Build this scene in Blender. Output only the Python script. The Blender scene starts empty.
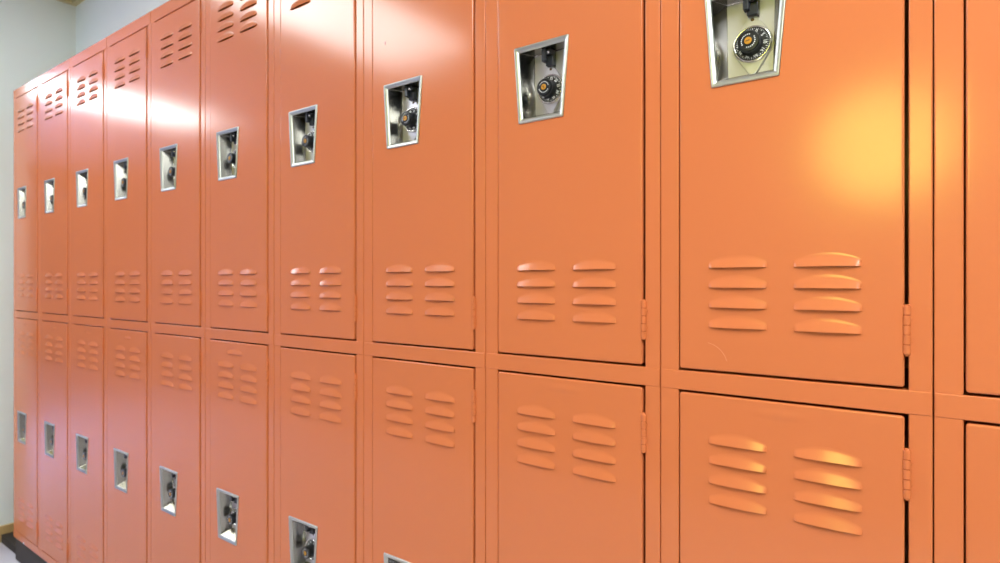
import bpy, bmesh, math, random
from mathutils import Vector
from mathutils.geometry import delaunay_2d_cdt
random.seed(3)
PI = math.pi
C = bpy.context.scene.collection
SC = bpy.context.scene

# ------------------------------------------------------------------ materials
def principled(name, col, rough=0.4, metal=0.0, emit=None, strength=0.0, ior=1.5):
    m = bpy.data.materials.new(name); m.use_nodes = True
    b = m.node_tree.nodes['Principled BSDF']
    b.inputs['Base Color'].default_value = (*col, 1)
    b.inputs['Roughness'].default_value = rough
    b.inputs['Metallic'].default_value = metal
    b.inputs['IOR'].default_value = ior
    if emit:
        b.inputs['Emission Color'].default_value = (*emit, 1)
        b.inputs['Emission Strength'].default_value = strength
    return m

def noise_variation(m, scale, col_amt=0.0, rough_rng=None, bump=0.0, bump_scale=None, stretch=None):
    nt = m.node_tree; b = nt.nodes['Principled BSDF']
    tc = nt.nodes.new('ShaderNodeTexCoord'); mp = nt.nodes.new('ShaderNodeMapping')
    nt.links.new(tc.outputs['Object'], mp.inputs['Vector'])
    if stretch: mp.inputs['Scale'].default_value = stretch
    n = nt.nodes.new('ShaderNodeTexNoise'); n.inputs['Scale'].default_value = scale
    n.inputs['Detail'].default_value = 3
    nt.links.new(mp.outputs['Vector'], n.inputs['Vector'])
    if col_amt:
        base = tuple(b.inputs['Base Color'].default_value)[:3]
        r = nt.nodes.new('ShaderNodeValToRGB')
        r.color_ramp.elements[0].position = .3; r.color_ramp.elements[1].position = .7
        r.color_ramp.elements[0].color = (*[c * (1 - col_amt) for c in base], 1)
        r.color_ramp.elements[1].color = (*[min(1, c * (1 + col_amt)) for c in base], 1)
        nt.links.new(n.outputs['Fac'], r.inputs['Fac']); nt.links.new(r.outputs['Color'], b.inputs['Base Color'])
    if rough_rng:
        mr = nt.nodes.new('ShaderNodeMapRange')
        mr.inputs['From Min'].default_value = .3; mr.inputs['From Max'].default_value = .7
        mr.inputs['To Min'].default_value = rough_rng[0]; mr.inputs['To Max'].default_value = rough_rng[1]
        nt.links.new(n.outputs['Fac'], mr.inputs['Value']); nt.links.new(mr.outputs['Result'], b.inputs['Roughness'])
    if bump:
        n2 = nt.nodes.new('ShaderNodeTexNoise'); n2.inputs['Scale'].default_value = bump_scale or scale
        nt.links.new(mp.outputs['Vector'], n2.inputs['Vector'])
        bp = nt.nodes.new('ShaderNodeBump'); bp.inputs['Strength'].default_value = 1.0
        bp.inputs['Distance'].default_value = bump
        nt.links.new(n2.outputs['Fac'], bp.inputs['Height']); nt.links.new(bp.outputs['Normal'], b.inputs['Normal'])
    return m

PAINT = noise_variation(principled('orange_enamel', (0.66, 0.188, 0.064), .17), 6, 0, (.15, .19))
STEEL = principled('brushed_steel', (.44, .43, .39), .2, 1.0)
SATIN = noise_variation(principled('satin_steel', (.60, .585, .62), .45, 1.0), 60, 0, (.42, .48))
RIM = principled('satin_rim', (.55, .57, .53), .38, 1.0)
CHROME = principled('chrome', (.80, .79, .76), .16, 1.0)
PLATE = principled('lock_steel', (.66, .65, .67), .34, 1.0)
BLACK = principled('black_plastic', (.010, .011, .014), .28)
LATCH = principled('latch_plastic', (.018, .021, .030), .38)
WHITE = principled('dial_white', (.85, .88, .92), .45)
DIALB = principled('dial_black', (.006, .006, .008), .5)
YELLOW = principled('yellow_cylinder', (.56, .25, .010), .45)
KEYHOLE = principled('keyhole_brown', (.10, .05, .01), .5)
RUST = principled('rust', (.42, .07, .02), .6)
SCRATCH = principled('scratch_pale', (.84, .36, .19), .4)
WALLM = noise_variation(principled('wall_cream_paint', (.83, .92, .89), .6), 2.5, .02)
WALLB = noise_variation(principled('wall_white_paint', (.84, .95, .97), .6), 2.5, .02)
WALLD = noise_variation(principled('wall_taupe_paint', (.24, .22, .21), .7), 2.5, .03)
WALLE = noise_variation(principled('wall_brown_paint', (.10, .08, .07), .7), 2.5, .03)
CEIL = noise_variation(principled('ceiling_tile', (.80, .79, .77), .9), 60, .04)
TRIMM = principled('ceiling_trim_tan', (.62, .56, .33), .5)
TAN = noise_variation(principled('baseboard_tan', (.52, .36, .15), .5), 8, .08)
TOE = principled('toe_black', (.036, .027, .020), .75)
FLOORM = noise_variation(principled('floor_vinyl', (.66, .63, .68), .22), 1.6, .06, (.18, .26))
DARKWOOD = noise_variation(principled('door_wood', (.16, .07, .035), .45), 3, .2, None, 0, None, (1, 1, .12))
FRAMEM = principled('door_frame_grey', (.30, .30, .31), .4)
DIFF = principled('light_diffuser', (.9, .9, .9), .5, 0, (.95, 1.0, .99), 11.0)
DIFFB = principled('bright_light_diffuser', (.9, .9, .9), .5, 0, (.97, 1.0, .98), 21.8)
HOUSE = principled('light_housing', (.8, .8, .8), .5)
YELLOWGLOW = principled('added_yellow_glow', (.9, .5, .05), .3, 0, (.84, .92, .19), 12.0)  # emissive globe of the added wall lamp
BRASS = principled('brass', (.6, .42, .16), .3, 1.0)
BLUEGLOW = principled('added_blue_glow', (.3, .35, .45), .1, 0, (.38, .48, 1.0), 10.0)  # emissive pane added to throw blue light on the floor
PANE = principled('window_daylight', (.3, .35, .45), .1, 0, (.62, .66, 1.0), 1.5)

# ------------------------------------------------------------------ helpers
def link(name, bm, mats, parent=None, smooth=True, flip=False):
    me = bpy.data.meshes.new(name)
    bm.normal_update()
    bm.to_mesh(me); bm.free()
    for m in (mats if isinstance(mats, (list, tuple)) else [mats]): me.materials.append(m)
    for p in me.polygons: p.use_smooth = smooth
    o = bpy.data.objects.new(name, me); C.objects.link(o)
    if parent: o.parent = parent
    return o

def box(bm, x0, x1, y0, y1, z0, z1, bev=0.0, seg=2):
    vs = [bm.verts.new((x, y, z)) for x in (x0, x1) for y in (y0, y1) for z in (z0, z1)]
    fs = [(0, 1, 3, 2), (4, 6, 7, 5), (0, 4, 5, 1), (2, 3, 7, 6), (0, 2, 6, 4), (1, 5, 7, 3)]
    faces = [bm.faces.new([vs[i] for i in f]) for f in fs]
    if bev:
        es = list({e for f in faces for e in f.edges})
        bmesh.ops.bevel(bm, geom=es, offset=bev, segments=seg, profile=.5, affect='EDGES')

def area2(p): return sum(p[i][0] * p[(i + 1) % len(p)][1] - p[(i + 1) % len(p)][0] * p[i][1] for i in range(len(p)))

def inset(poly, o):
    """offset a convex CCW polygon inward by o (miter)."""
    n = len(poly); out = []
    for i in range(n):
        p0, p1, p2 = Vector(poly[i - 1]), Vector(poly[i]), Vector(poly[(i + 1) % n])
        d1 = (p1 - p0).normalized(); d2 = (p2 - p1).normalized()
        n1 = Vector((-d1.y, d1.x)); n2 = Vector((-d2.y, d2.x))
        k = o / (1 + n1.dot(n2))
        out.append(tuple(p1 + (n1 + n2) * k))
    return out

def fillet(poly, r, seg=5):
    """rounded corners; always the same number of points."""
    n = len(poly); out = []
    for i in range(n):
        p0, p1, p2 = Vector(poly[i - 1]), Vector(poly[i]), Vector(poly[(i + 1) % n])
        a = (p0 - p1).normalized(); b = (p2 - p1).normalized()
        half = math.acos(max(-1, min(1, a.dot(b)))) / 2
        t = r / math.tan(half); cen = p1 + (a + b).normalized() * (r / math.sin(half))
        s = p1 + a * t - cen; e = p1 + b * t - cen
        a0 = math.atan2(s.y, s.x); a1 = math.atan2(e.y, e.x)
        while a1 < a0: a1 += 2 * PI
        for k in range(seg + 1):
            an = a0 + (a1 - a0) * k / seg
            out.append((cen.x + r * math.cos(an), cen.y + r * math.sin(an)))
    return out

def loft(bm, loops, cap_last=False, cap_first=False, mat=0):
    """loops of (x, z) outlines with their y; CCW seen from the front (camera at -y, x to the right, z up)."""
    rings = [[bm.verts.new((x, y, z)) for x, z in pts] for pts, y in loops]
    for r0, r1 in zip(rings, rings[1:]):
        n = len(r0)
        for i in range(n):
            f = bm.faces.new((r0[i], r0[(i + 1) % n], r1[(i + 1) % n], r1[i])); f.material_index = mat
    if cap_last:
        f = bm.faces.new(rings[-1]); f.material_index = mat
    if cap_first:
        f = bm.faces.new(list(reversed(rings[0]))); f.material_index = mat
    return rings

def circle(cx, cz, r, n=40, ph=0): return [(cx + r * math.cos(2 * PI * i / n + ph), cz + r * math.sin(2 * PI * i / n + ph)) for i in range(n)]

def lathe_y(bm, cx, cz, prof, n=40, cap=True, flute=0, fl_amt=0, mat=0):
    loops = []
    for r, y, fl in prof:
        pts = []
        for i in range(n):
            a = 2 * PI * i / n
            rr = r * (1 + (fl_amt * math.cos(flute * a) if fl else 0))
            pts.append((cx + rr * math.cos(a), cz + rr * math.sin(a)))
        loops.append((pts, y))
    loft(bm, loops, cap_last=cap, mat=mat)

def hull(pts):
    pts = sorted(set(pts))
    def cr(o, a, b): return (a[0] - o[0]) * (b[1] - o[1]) - (a[1] - o[1]) * (b[0] - o[0])
    lo = []
    for p in pts:
        while len(lo) > 1 and cr(lo[-2], lo[-1], p) <= 0: lo.pop()
        lo.append(p)
    up = []
    for p in reversed(pts):
        while len(up) > 1 and cr(up[-2], up[-1], p) <= 0: up.pop()
        up.append(p)
    return lo[:-1] + up[:-1]

def inside(p, poly):
    c = False; n = len(poly)
    for i in range(n):
        x0, y0 = poly[i]; x1, y1 = poly[(i + 1) % n]
        if (y0 > p[1]) != (y1 > p[1]) and p[0] < (x1 - x0) * (p[1] - y0) / (y1 - y0) + x0: c = not c
    return c

def meta(o, label=None, cat=None, group=None, kind=None):
    if label: o['label'] = label
    if cat: o['category'] = cat
    if group: o['group'] = group
    if kind: o['kind'] = kind
    return o

def empty(name, loc, **k):
    o = bpy.data.objects.new(name, None); C.objects.link(o); o.location = loc
    o.empty_display_size = .05
    return meta(o, **k)

# ------------------------------------------------------------------ locker dimensions (metres, local x from the unit's left seam)
W = .3048
DX0, DX1 = .0276, .2790            # door
UZ = (1.0268, 1.8890)              # upper door
LZ = (.1287, .9945)                # lower door
YF = -.0016                        # face of the door (frame face is y = 0)
QU = [(.0700, 1.3980), (.1520, 1.3980), (.1620, 1.5215), (.0610, 1.5215)]   # outline of the handle recess, CCW
QDZ = -.9000                       # lower door: same recess lower down

# ---- louvre: a pressed hood, open below
def hood_grid(cx, z0, hw, L0, H):
    us = [-1, -.995, -.985, -.965, -.94, -.91, -.875, -.83] + [-.76 + .152 * i for i in range(11)] + [.83, .875, .91, .94, .965, .985, .995, 1]
    vs = [0, .08, .17, .27, .38, .5, .62, .74, .86, 1]
    rows = []
    for v in vs:
        row = []
        for u in us:
            L = L0 * (1 - .50 * u * u)
            t = max(0, (abs(u) - .85) / .15)
            e = math.sqrt(max(0, 1 - t * t)) if t < 1 else 0
            s = (1 - v) if v < .75 else .25 - (v - .75) + (v - .75) ** 2 * 0
            s = 1 - v / .86 if v < .72 else (1 - .72 / .86) * (1 - (v - .72) / .28) ** 2
            h = H * (1 - .42 * u * u) * e * s
            row.append((cx + hw * u, YF - h, z0 + L * v))
        rows.append(row)
    foot = [(cx + hw * u, z0 - .0007 * (1 - u ** 8)) for u in us] + [(cx + hw * u, z0 + L0 * (1 - .50 * u * u)) for u in reversed(us)]
    return rows, foot

def add_hood(bm, cx, z0, hw=.0355, L0=.0166, H=.0042):
    rows, foot = hood_grid(cx, z0, hw, L0, H)
    vv = [[bm.verts.new(p) for p in r] for r in rows]
    n = len(vv[0])
    for a, b in zip(vv, vv[1:]):
        for i in range(n - 1): bm.faces.new((a[i], a[i + 1], b[i + 1], b[i]))
    # thickness of the lip, then the inner face going up
    lip0 = [bm.verts.new(p) for p in rows[0]]
    lip1b = [bm.verts.new((p[0], min(YF, p[1] + .0009), p[2])) for p in rows[0]]
    lip1 = [bm.verts.new((p[0], min(YF, p[1] + .0009), p[2])) for p in rows[0]]
    lip2 = [bm.verts.new((p[0], YF - max(-.0005, (YF - p[1]) * .68 - .0011), p[2] + .004)) for p in rows[0]]
    for a, b in ((lip1b, lip0), (lip2, lip1)):
        for i in range(n - 1): bm.faces.new((a[i], a[i + 1], b[i + 1], b[i]))
    return foot

def soft_bump(bm, cx, cz, rx, rz, H):
    foot = circle(cx, cz, 1, 32); foot = [(cx + (x - cx) * rx, cz + (z - cz) * rz) for x, z in foot]
    loops = []
    for k in range(7):
        t = 1 - k / 6.0
        loops.append(([(cx + (x - cx) * max(t, .02), cz + (z - cz) * max(t, .02)) for x, z in foot], YF - H * (.5 + .5 * math.cos(PI * t))))
    loft(bm, loops, cap_last=True)
    return foot

def door_mesh(zr, dz, bottom_first, extras=()):
    """one pressed sheet: rolled edges, face with the recess cut out and the louvres pushed out."""
    bm = bmesh.new()
    rect = [(DX0, zr[0]), (DX1, zr[0]), (DX1, zr[1]), (DX0, zr[1])]
    R, r = .0035, .0022
    face_out = fillet(inset(rect, r + .0012), .0012)
    prof = [(r + .0012, YF, .0012), (r, YF, .0016)]
    for k in range(1, 6):
        a = PI / 2 * k / 5
        prof.append((r * (1 - math.sin(a)), YF + r * (1 - math.cos(a)), .0018 + (R - .0018) * k / 5))
    prof.append((0, .018, R)); prof.append((.012, .018, R * .6))
    loft(bm, [(fillet(inset(rect, o), rr), y) for o, y, rr in reversed(prof)])
    holes = []
    zt = [zr[1] - .0627 - .0260 * i for i in range(4)]
    zb = [zr[0] + .0572 + .0260 * i for i in range(4)]
    for z in zt + zb:
        for cx in (.1018, .2034): holes.append(add_hood(bm, cx, z))
    for kind, cx, cz, hw, L0, H in extras:
        if kind == 'hood': holes.append(add_hood(bm, cx, cz, hw, L0, H))
        else: holes.append(soft_bump(bm, cx, cz, hw, L0, H))
    q = [(x, z + dz) for x, z in QU]
    qo = fillet(inset(q, .002), .002)
    holes.append(qo)
    pts = []; edges = []
    for poly in [face_out] + holes:
        s = len(pts); n = len(poly)
        pts += [Vector(p) for p in poly]; edges += [(s + i, s + (i + 1) % n) for i in range(n)]
    ov, oe, of, *_ = delaunay_2d_cdt(pts, edges, [], 0, 1e-7)
    vv = [bm.verts.new((p.x, YF, p.y)) for p in ov]
    for f in of:
        c = sum((ov[i] for i in f), Vector((0, 0))) / len(f)
        if not inside(c, face_out) or any(inside(c, h) for h in holes): continue
        try: bm.faces.new([vv[i] for i in f])
        except ValueError: pass
    loose = [v for v in vv if not v.link_faces]
    bmesh.ops.delete(bm, geom=loose, context='VERTS')
    for f in bm.faces:
        f.normal_update()
    for f in bm.faces:                      # flat sheet faces look to -y
        if abs(f.normal.y) > .999 and f.normal.y > 0 and all(abs(v.co.y - YF) < 1e-6 for v in f.verts): f.normal_flip()
    return bm

def recess_mesh(dz, rim=False):
    bm = bmesh.new()
    q = [(x, z + dz) for x, z in QU]
    back = [(.0830, 1.4150 + dz), (.1405, 1.4150 + dz), (.1425, 1.5140 + dz), (.0815, 1.5140 + dz)]
    prof = [(-.0002, YF, .0020), (.0000, YF - .0016, .0020), (.0007, YF - .0024, .0018), (.0018, YF - .0026, .0015),
            (.0064, YF - .0008, .0010), (.0076, YF + .0006, .0008), (.0080, YF + .0022, .0008)]
    loops = [(fillet(inset(q, o), rr), y) for o, y, rr in prof]
    if rim:
        loft(bm, loops); return bm
    loops = loops[-1:] + [(fillet(back, .0012), .0250), (fillet(inset(back, .001), .0010), .0260)]
    loft(bm, loops, cap_last=True)
    bm.faces.ensure_lookup_table(); bm.faces[-1].material_index = 1
    return bm

CX, CZ = .1155, 1.4525
def plate_mesh(dz):
    bm = bmesh.new()
    z = CZ + dz
    out = hull([tuple(p) for p in circle(CX, z, .0245, 48)] + [tuple(p) for p in circle(CX, z + .0325, .0066, 24)] + [tuple(p) for p in circle(CX, z - .0325, .0066, 24)])
    sm = [(CX + (x - CX) * .97, z + (y - z) * .98) for x, y in out]
    loft(bm, [(out, .0258), (out, .0226), (sm, .0218)], cap_last=True)
    return bm
def ring_mesh(dz):
    bm = bmesh.new()
    lathe_y(bm, CX, CZ + dz, [(.0236, .0222, 0), (.0236, .0196, 0), (.0230, .0184, 0), (.0220, .0180, 0), (.0209, .0184, 0), (.0205, .0200, 0)], 56, cap=False)
    return bm
_digits = {}
def digit_shape(txt):
    if txt not in _digits:
        cu = bpy.data.curves.new('numeral', 'FONT'); cu.body = txt; cu.size = 1; cu.align_x = 'CENTER'; cu.align_y = 'CENTER'; cu.offset = .02
        o = bpy.data.objects.new('numeral', cu); C.objects.link(o)
        bpy.context.view_layer.update()
        me = o.to_mesh()
        _digits[txt] = ([tuple(v.co) for v in me.vertices], [tuple(p.vertices) for p in me.polygons])
        o.to_mesh_clear(); bpy.data.objects.remove(o); bpy.data.curves.remove(cu)
    return _digits[txt]
def dial_mesh(dz, turn):
    bm = bmesh.new(); z0 = CZ + dz
    lathe_y(bm, CX, z0, [(.0207, .0205, 0), (.0205, .0192, 0), (.0140, .0184, 0)], 56)
    for k in range(50):                                   # graduation marks
        a = 2 * PI * k / 50 + turn; big = k % 5 == 0
        r0, r1, w = (.0177 if big else .0186), .0200, (.00034 if big else .00022)
        ca, sa = math.cos(a), math.sin(a)
        f = bm.faces.new([bm.verts.new((CX + r * ca - s * w * sa, .01898 - (.0200 - r) * .12, z0 + r * sa + s * w * ca)) for r, s in ((r0, -1), (r1, -1), (r1, 1), (r0, 1))])
        f.material_index = 1
    for k in range(10):
        a = PI / 2 - 2 * PI * k / 10 + turn
        vs, fs = digit_shape(str(k * 5))
        c, s = math.cos(a - PI / 2), math.sin(a - PI / 2)
        sz = .0064; rc = .0157
        vv = []
        for x, y, _ in vs:
            x *= sz * .85; y = y * sz + rc
            px, pz = x * c - y * s, x * s + y * c
            vv.append(bm.verts.new((CX + px, .01835 - (.0157 - min(rc, .02)) * .1, z0 + pz)))
        for f_ in fs:
            try:
                f = bm.faces.new([vv[i] for i in f_]); f.material_index = 1
            except ValueError: pass
    return bm
def knob_mesh(dz, turn):
    bm = bmesh.new(); z0 = CZ + dz - .0016
    lathe_y(bm, (CX - .0008), z0, [(.0145, .0190, 0), (.0138, .0176, 0), (.0126, .0160, 1), (.0126, .0065, 1), (.0134, .0050, 0), (.0134, .0024, 0), (.0126, .0012, 0), (.0104, .0010, 0), (.0098, .0016, 0), (.0060, .0016, 0), (.0056, .0010, 0)], 72, flute=24, fl_amt=.02)
    for k in range(22):                                   # ring of small raised marks round the knob face
        if k % 11 in (4, 5): continue
        a = 2 * PI * k / 22 + turn
        ca, sa = math.cos(a), math.sin(a); w = .00055
        f = bm.faces.new([bm.verts.new(((CX - .0008) + r * ca - s * w * sa, .0014, z0 + r * sa + s * w * ca)) for r, s in ((.0076, -1), (.0090, -1), (.0090, 1), (.0076, 1))])
        f.material_index = 1
    return bm
def cyl_mesh(dz, turn):
    bm = bmesh.new(); z0 = CZ + dz - .0016
    lathe_y(bm, (CX - .0008), z0, [(.0046, .0022, 0), (.0046, .0008, 0), (.0041, .0004, 0)], 24)
    ca, sa = math.cos(turn + .5), math.sin(turn + .5)
    YY = .0002
    slot = [(-.0032, -.0006), (.0008, -.0006), (.0014, -.0011), (.0022, 0), (.0014, .0011), (.0008, .0006), (-.0032, .0006)]
    f = bm.faces.new([bm.verts.new(((CX - .0008) + x * ca - y * sa, YY, z0 + x * sa + y * ca)) for x, y in slot]); f.material_index = 1
    return bm
def latch_mesh(dz):
    bm = bmesh.new()
    top = 1.5136 + dz
    box(bm, .1066, .1140, .0070, .0190, 1.4940 + dz, top, .0011)     # finger lift in front
    box(bm, .1100, .1232, .0150, .0256, 1.4884 + dz, top - .0004, .0010)   # slider behind
    box(bm, .1120, .1232, .0095, .0160, 1.5040 + dz, top - .0008, .0010)   # bridge
    return bm
def latch_pin_mesh(dz):
    bm = bmesh.new()
    lathe_y(bm, .1185, 1.5075 + dz, [(.0021, .0100, 0), (.0021, .0088, 0), (.0014, .0080, 0)], 16)
    return bm
def screw_mesh(x, z, y, r=.0022):
    bm = bmesh.new()
    lathe_y(bm, x, z, [(r, y + .0006, 0), (r, y - .0003, 0), (r * .6, y - .0009, 0)], 16)
    return bm
def hinge_mesh(z0, z1):
    bm = bmesh.new()
    x, y, r = .2812, -.0012, .0037
    n = 5; g = .0008; L = (z1 - z0) / n
    def cylz(a, b, rr, cy=y):
        rr2 = rr - .0005
        rings = []
        for zz, q in ((a, rr2), (a + .0005, rr), (b - .0005, rr), (b, rr2)):
            rings.append([bm.verts.new((x + q * math.cos(2 * PI * i / 20), cy + q * math.sin(2 * PI * i / 20), zz)) for i in range(20)])
        for r0, r1 in zip(rings, rings[1:]):
            for i in range(20): bm.faces.new((r0[i], r0[(i + 1) % 20], r1[(i + 1) % 20], r1[i]))
        bm.faces.new(list(reversed(rings[0]))); bm.faces.new(rings[-1])
    for i in range(n): cylz(z0 + i * L + g / 2, z0 + (i + 1) * L - g / 2, r)
    cylz(z0 - .0014, z1 + .0014, .0022)
    for zc in (z0 + L * 1.45, z0 + L * 3.6):                 # weld nibs on the frame side
        box(bm, x + .0030, x + .0052, -.0012, .001, zc - .0016, zc + .0016, .0006)
    return bm

def frame_mesh():
    bm = bmesh.new()
    g = .00055
    for x0, x1 in ((g, .0259), (.2826, W - g)):
        box(bm, x0, x1, 0, .020, .0965, 1.9275, .0017, 3)
    for z0, z1 in ((.9975, 1.0238), (.0962, .1252), (1.8922, 1.9283)):
        box(bm, g * 1.6, W - g * 1.6, -.0009, .019, z0, z1, .0014, 3)
    return bm
def body_mesh():
    bm = bmesh.new(); t = .0011; z0, z1, y0, y1 = .0975, 1.9270, .006, .300
    box(bm, .0010, .0010 + t, y0, y1, z0, z1); box(bm, W - .0010 - t, W - .0010, y0, y1, z0, z1)
    box(bm, .0010, W - .0010, y1 - t, y1, z0, z1)
    for z in (z0, 1.0105, z1 - t): box(bm, .0010, W - .0010, y0 + .0005, y1, z, z + t)
    return bm

# ------------------------------------------------------------------ the lockers
def shared(build, name, mats, smooth=True, wn=False):
    bm = build; bm.normal_update()
    me = bpy.data.meshes.new(name); bm.to_mesh(me); bm.free()
    for m in mats: me.materials.append(m)
    for p in me.polygons: p.use_smooth = smooth
    return me

def sharp(me, ang=32):
    me.set_sharp_from_angle(angle=math.radians(ang))
    return me
ME = {}
ME['frame'] = sharp(shared(frame_mesh(), 'frame', [PAINT]), 50)
ME['body'] = shared(body_mesh(), 'body', [PAINT], False)
ME['upper_door'] = shared(door_mesh(UZ, 0, True), 'upper_door', [PAINT])
ME['lower_door'] = shared(door_mesh(LZ, QDZ, False), 'lower_door', [PAINT])
ME['lower_door_hood'] = shared(door_mesh(LZ, QDZ, False, [('hood', .143, .9655, .035, .0130, .0032)]), 'lower_door', [PAINT])
ME['lower_door_small'] = shared(door_mesh(LZ, QDZ, False, [('hood', .156, .9705, .022, .0090, .0024)]), 'lower_door', [PAINT])
ME['lower_door_bump'] = shared(door_mesh(LZ, QDZ, False, [('bump', .153, .9790, .040, .0085, .0008)]), 'lower_door', [PAINT])
for k, dz in (('u', 0), ('l', QDZ)):
    ME['recess' + k] = sharp(shared(recess_mesh(dz), 'handle_recess', [STEEL, SATIN]), 35)
    ME['rim' + k] = shared(recess_mesh(dz, True), 'recess_rim', [RIM])
    ME['plate' + k] = sharp(shared(plate_mesh(dz), 'lock_plate', [PLATE]))
    ME['ring' + k] = shared(ring_mesh(dz), 'dial_ring', [CHROME])
    ME['latch' + k] = sharp(shared(latch_mesh(dz), 'latch', [LATCH]), 50)
    ME['pin' + k] = sharp(shared(latch_pin_mesh(dz), 'latch_pin', [CHROME]))
    ME['screw' + k] = sharp(shared(screw_mesh(CX, CZ + dz + .0322, .0218), 'screw', [KEYHOLE]))
    for j, t in enumerate((-.35, .5, 1.7, 3.0)):
        ME['dial%s%d' % (k, j)] = sharp(shared(dial_mesh(dz, t), 'dial', [DIALB, WHITE]))
        ME['knob%s%d' % (k, j)] = sharp(shared(knob_mesh(dz, t), 'knob', [BLACK, WHITE]), 40)
        ME['cyl%s%d' % (k, j)] = sharp(shared(cyl_mesh(dz, t), 'key_cylinder', [YELLOW, KEYHOLE]))
H = [(UZ[0] + .0362, UZ[0] + .0907), (UZ[1] - .0907, UZ[1] - .0362), (LZ[0] + .0362, LZ[0] + .0907), (LZ[1] - .0907, LZ[1] - .0362)]
for i, (a, b) in enumerate(H): ME['hinge%d' % i] = sharp(shared(hinge_mesh(a, b), 'hinge', [PAINT]))

def put(name, me, parent, **k):
    o = bpy.data.objects.new(name, me); C.objects.link(o); o.parent = parent
    if name in ('frame', 'handle_recess', 'latch', 'lock_plate'):
        md = o.modifiers.new('even_shading', 'WEIGHTED_NORMAL'); md.weight = 100; md.keep_sharp = True
    return meta(o, **k)

X0 = .0073
LABELS = {
 0: ('orange locker cut off by the right edge, only its left strip showing', 'lower_door'),
 1: ('largest orange locker in view, with a yellow glow on its upper door', 'lower_door_bump'),
 2: ('orange locker between the largest one and the one with a rust spot', 'lower_door_bump'),
 3: ('orange locker with a tiny rust spot above the upper handle recess', 'lower_door'),
 4: ('orange locker directly left of the one with the rust spot', 'lower_door'),
 5: ('orange locker with one wide extra louver at the top of its lower door', 'lower_door_hood'),
 6: ('fifth orange locker from the end wall, left of the one with the wide extra louver', 'lower_door'),
 7: ('fourth orange locker from the end wall, small mark atop its lower door', 'lower_door_small'),
 8: ('third orange locker from the pale end wall', 'lower_door_small'),
 9: ('second orange locker from the pale end wall', 'lower_door_small'),
 10: ('leftmost and farthest orange locker, standing next to the pale end wall', 'lower_door_small'),
}
for k in range(0, 11):
    lab, ld = LABELS[k]
    T = empty('locker', (X0 - W * k, 0, 0), label=lab, cat='locker', group='row of orange double-tier lockers')
    T.location.z = 0
    put('frame', ME['frame'], T); put('body', ME['body'], T)
    for key, dm, hs in (('u', 'upper_door', (0, 1)), ('l', ld, (2, 3))):
        d = put('door', ME[dm], T)
        put('handle_recess', ME['recess' + key], d, label='bright steel handle recess')
        put('recess_rim', ME['rim' + key], d, label='pale satin metal rim')
        put('lock_plate', ME['plate' + key], d)
        put('dial_ring', ME['ring' + key], d)
        j = 0 if k == 1 else random.randrange(4)
        put('dial', ME['dial%s%d' % (key, j)], d, label='black dial with white numbers')
        put('knob', ME['knob%s%d' % (key, j)], d, label='black knob')
        put('key_cylinder', ME['cyl%s%d' % (key, j)], d, label='yellow key cylinder')
        put('latch', ME['latch' + key], d, label='black plastic latch')
        put('latch_pin', ME['pin' + key], d)
        put('screw', ME['screw' + key], d)
        for h in hs: put('hinge', ME['hinge%d' % h], d)
        if k == 3 and key == 'u':
            bm = bmesh.new(); pts = [(.0640 + .0016 * r * math.cos(a), 1.6035 + .0030 * r * math.sin(a)) for a, r in [(2 * PI * i / 12, random.uniform(.7, 1.2)) for i in range(12)]]
            loft(bm, [(pts, YF + .0002), (pts, YF - .0003)], cap_last=True)
            link('rust_spot', bm, RUST, d)
        if k == 1 and key == 'u':
            bm = bmesh.new()
            for i in range(12):
                def P(a, w): return (.064 + (.030 + w) * math.cos(a) - .004, YF - .00012, 1.0335 + (.030 + w) * math.sin(a))
                a0, a1 = .25 + i * .095, .25 + (i + 1) * .095
                bm.faces.new([bm.verts.new(p) for p in (P(a0, 0), P(a0, .00035), P(a1, .00035), P(a1, 0))])
            link('scratch', bm, SCRATCH, d)
    if k == 10:
        link('bolt', screw_mesh(.128, .1010, -.0015, .0045), CHROME, T)

XL = X0 - 10 * W; XR = X0 + W
b = link('locker_plinth', (lambda m: (box(m, XL + .002, XR - .004, .006, .298, 0, .0955, .001), box(m, -3.283, XL + .001, .02, .290, 0, .034, .001), m)[2])(bmesh.new()), TOE)
meta(b, 'low black plinth recessed beneath the whole row of orange lockers', 'plinth')

# ------------------------------------------------------------------ the setting
XA = -3.30; YB = .305; ZC = 2.478
XEND, XNEAR, YOPP = -8.2, 5.2, -2.45
def struct(name, bm, mat, smooth=False): return meta(link(name, bm, mat, None, smooth), kind='structure')
def boxes(*a):
    bm = bmesh.new()
    for x in a: box(bm, *x)
    return bm
struct('floor', boxes((XEND - .1, XNEAR + .1, YOPP - .1, YB + .1, -.05, 0)), FLOORM)
struct('ceiling', boxes((XEND - .1, XNEAR + .1, YOPP - .1, YB + .1, ZC, ZC + .05)), CEIL)
struct('wall_back', boxes((XA, XNEAR + .1, YB, YB + .1, 0, ZC)), WALLB)
struct('wall_left', boxes((XA - .15, XA, -.125, YB + .1, 0, ZC)), WALLM)
struct('wall_recess', boxes((XEND - .1, XA - .15, YB - .02, YB + .1, 0, ZC)), WALLM)
struct('wall_front', boxes((XEND - .1, XNEAR + .1, YOPP - .1, YOPP, 0, ZC)), WALLD)
struct('wall_end', boxes((XEND - .1, XEND, YOPP, YB, 0, ZC)), WALLE)
struct('wall_right', boxes((XNEAR, XNEAR + .1, YOPP, YB, 0, ZC)), WALLE)
struct('baseboard_left', boxes((XA, XA + .012, -.125, YB - .001, 0, .068)), TAN)
struct('baseboard_back', boxes((XA + .012, XL - .01, YB - .012, YB, 0, .055)), TAN)
struct('baseboard_front', boxes((XEND, XNEAR, YOPP, YOPP + .012, 0, .10)), TOE)
bm = bmesh.new()
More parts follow.
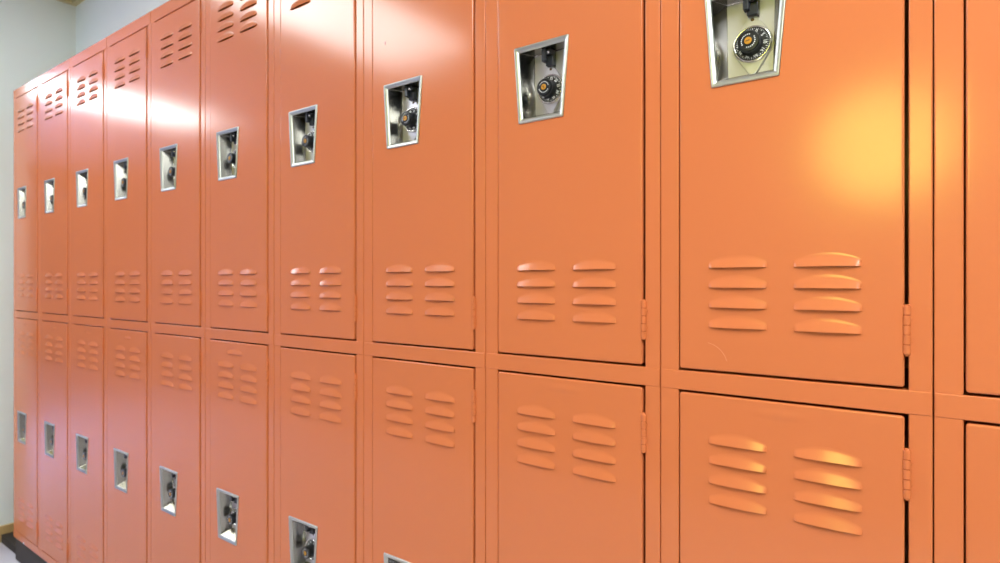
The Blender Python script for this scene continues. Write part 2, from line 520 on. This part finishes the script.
for (p0, p1) in (((XA, -.125), (XA + .022, YB)), ((XA + .022, YB - .022), (XNEAR, YB))):
    box(bm, p0[0], p1[0], p0[1], p1[1], ZC - .016, ZC)
struct('trim_1', bm, TRIMM)

# end of the corridor: added door, wood panel kept dark for the reflections
struct('added_end_door', boxes((XEND, XEND + .05, -2.05, -1.95, 0, 2.15), (XEND, XEND + .05, -.50, -.40, 0, 2.15), (XEND, XEND + .05, -2.05, -.40, 2.08, 2.18),
                      (XEND, XEND + .045, -1.27, -1.18, 0, 2.08), (XEND, XEND + .045, -1.95, -.5, 0, .22), (XEND, XEND + .045, -1.95, -.5, .98, 1.08)), FRAMEM)
struct('added_end_panel', boxes((XEND, XEND + .02, -1.95, -.5, .22, 2.08)), DARKWOOD)

# added unseen side door: its pane glows blue to tint the floor's reflection lilac
struct('added_side_door', boxes((-6.25, -6.15, YB - .075, YB - .02, 0, 2.15), (-4.45, -4.35, YB - .075, YB - .02, 0, 2.15), (-6.25, -4.35, YB - .075, YB - .02, 2.08, 2.18),
                      (-5.34, -5.26, YB - .07, YB - .02, 0, 2.08)), FRAMEM)
struct('added_glow_pane', boxes((-6.15, -4.45, YB - .04, YB - .02, 0.02, 2.08)), BLUEGLOW)
# ceiling lights
for i, (lx, ly, what) in enumerate(((-4.87, -1.18, 'farthest of the three ceiling light panels, beyond the end wall'), (-2.37, -1.19, 'ceiling light panel over the middle of the locker row'),
                    (.60, -1.19, 'ceiling light panel nearest the largest locker'),)):
    T = empty('ceiling_light', (lx, ly, ZC), label=what, cat='light', group='ceiling lights')
    hx, hy = .315, .60
    link('frame', boxes((-hx - .02, hx + .02, -hy - .02, -hy, -.012, 0), (-hx - .02, hx + .02, hy, hy + .02, -.012, 0),
                        (-hx - .02, -hx, -hy, hy, -.012, 0), (hx, hx + .02, -hy, hy, -.012, 0)), HOUSE, T, False)
    link('diffuser', boxes((-hx, hx, -hy, hy, -.008, -.001)), DIFF if i < 2 else DIFFB, T, False)
# added unseen lamp, invented as source of the yellow glow on the largest locker
T = empty('added_wall_lamp', (-.16, YOPP, 1.76), label='added yellow-glowing lamp, out of view on the wall opposite the lockers', cat='lamp')
bm = bmesh.new(); box(bm, -.06, .06, 0, .03, -.08, .08, .004)
link('bracket', bm, BRASS, T)
bm = bmesh.new()
rings = []
for k in range(13):
    a = -PI / 2 + PI * k / 12
    rings.append([bm.verts.new((.25 * max(math.cos(a), .01) * math.cos(2 * PI * i / 28), .10 + .075 * max(math.cos(a), .01) * math.sin(2 * PI * i / 28), 0.25 * math.sin(a))) for i in range(28)])
for r0, r1 in zip(rings, rings[1:]):
    for i in range(28): bm.faces.new((r0[i], r0[(i + 1) % 28], r1[(i + 1) % 28], r1[i]))
bm.faces.new(list(reversed(rings[0]))); bm.faces.new(rings[-1])
link('globe', bm, YELLOWGLOW, T)

# ------------------------------------------------------------------ world, camera, colour
w = bpy.data.worlds.new('World'); SC.world = w; w.use_nodes = True
w.node_tree.nodes['Background'].inputs[0].default_value = (.6, .65, .75, 1)
w.node_tree.nodes['Background'].inputs[1].default_value = .3
cam = bpy.data.cameras.new('camera'); co = bpy.data.objects.new('camera', cam); C.objects.link(co)
phi = math.atan(815 / 588.6)
co.location = (0, -.7914, 1.144); co.rotation_euler = (PI / 2, 0, PI / 2 - phi)
cam.sensor_fit = 'HORIZONTAL'; cam.sensor_width = 36; cam.lens = 588.6 * 36 / 1000
cam.clip_start = .02
cam.dof.use_dof = True; cam.dof.focus_distance = .80; cam.dof.aperture_fstop = 6.3
SC.camera = co
SC.view_settings.view_transform = 'Standard'; SC.view_settings.look = 'None'
SC.view_settings.gamma = 1; SC.view_settings.use_curve_mapping = False
SC.view_settings.exposure = 0.18
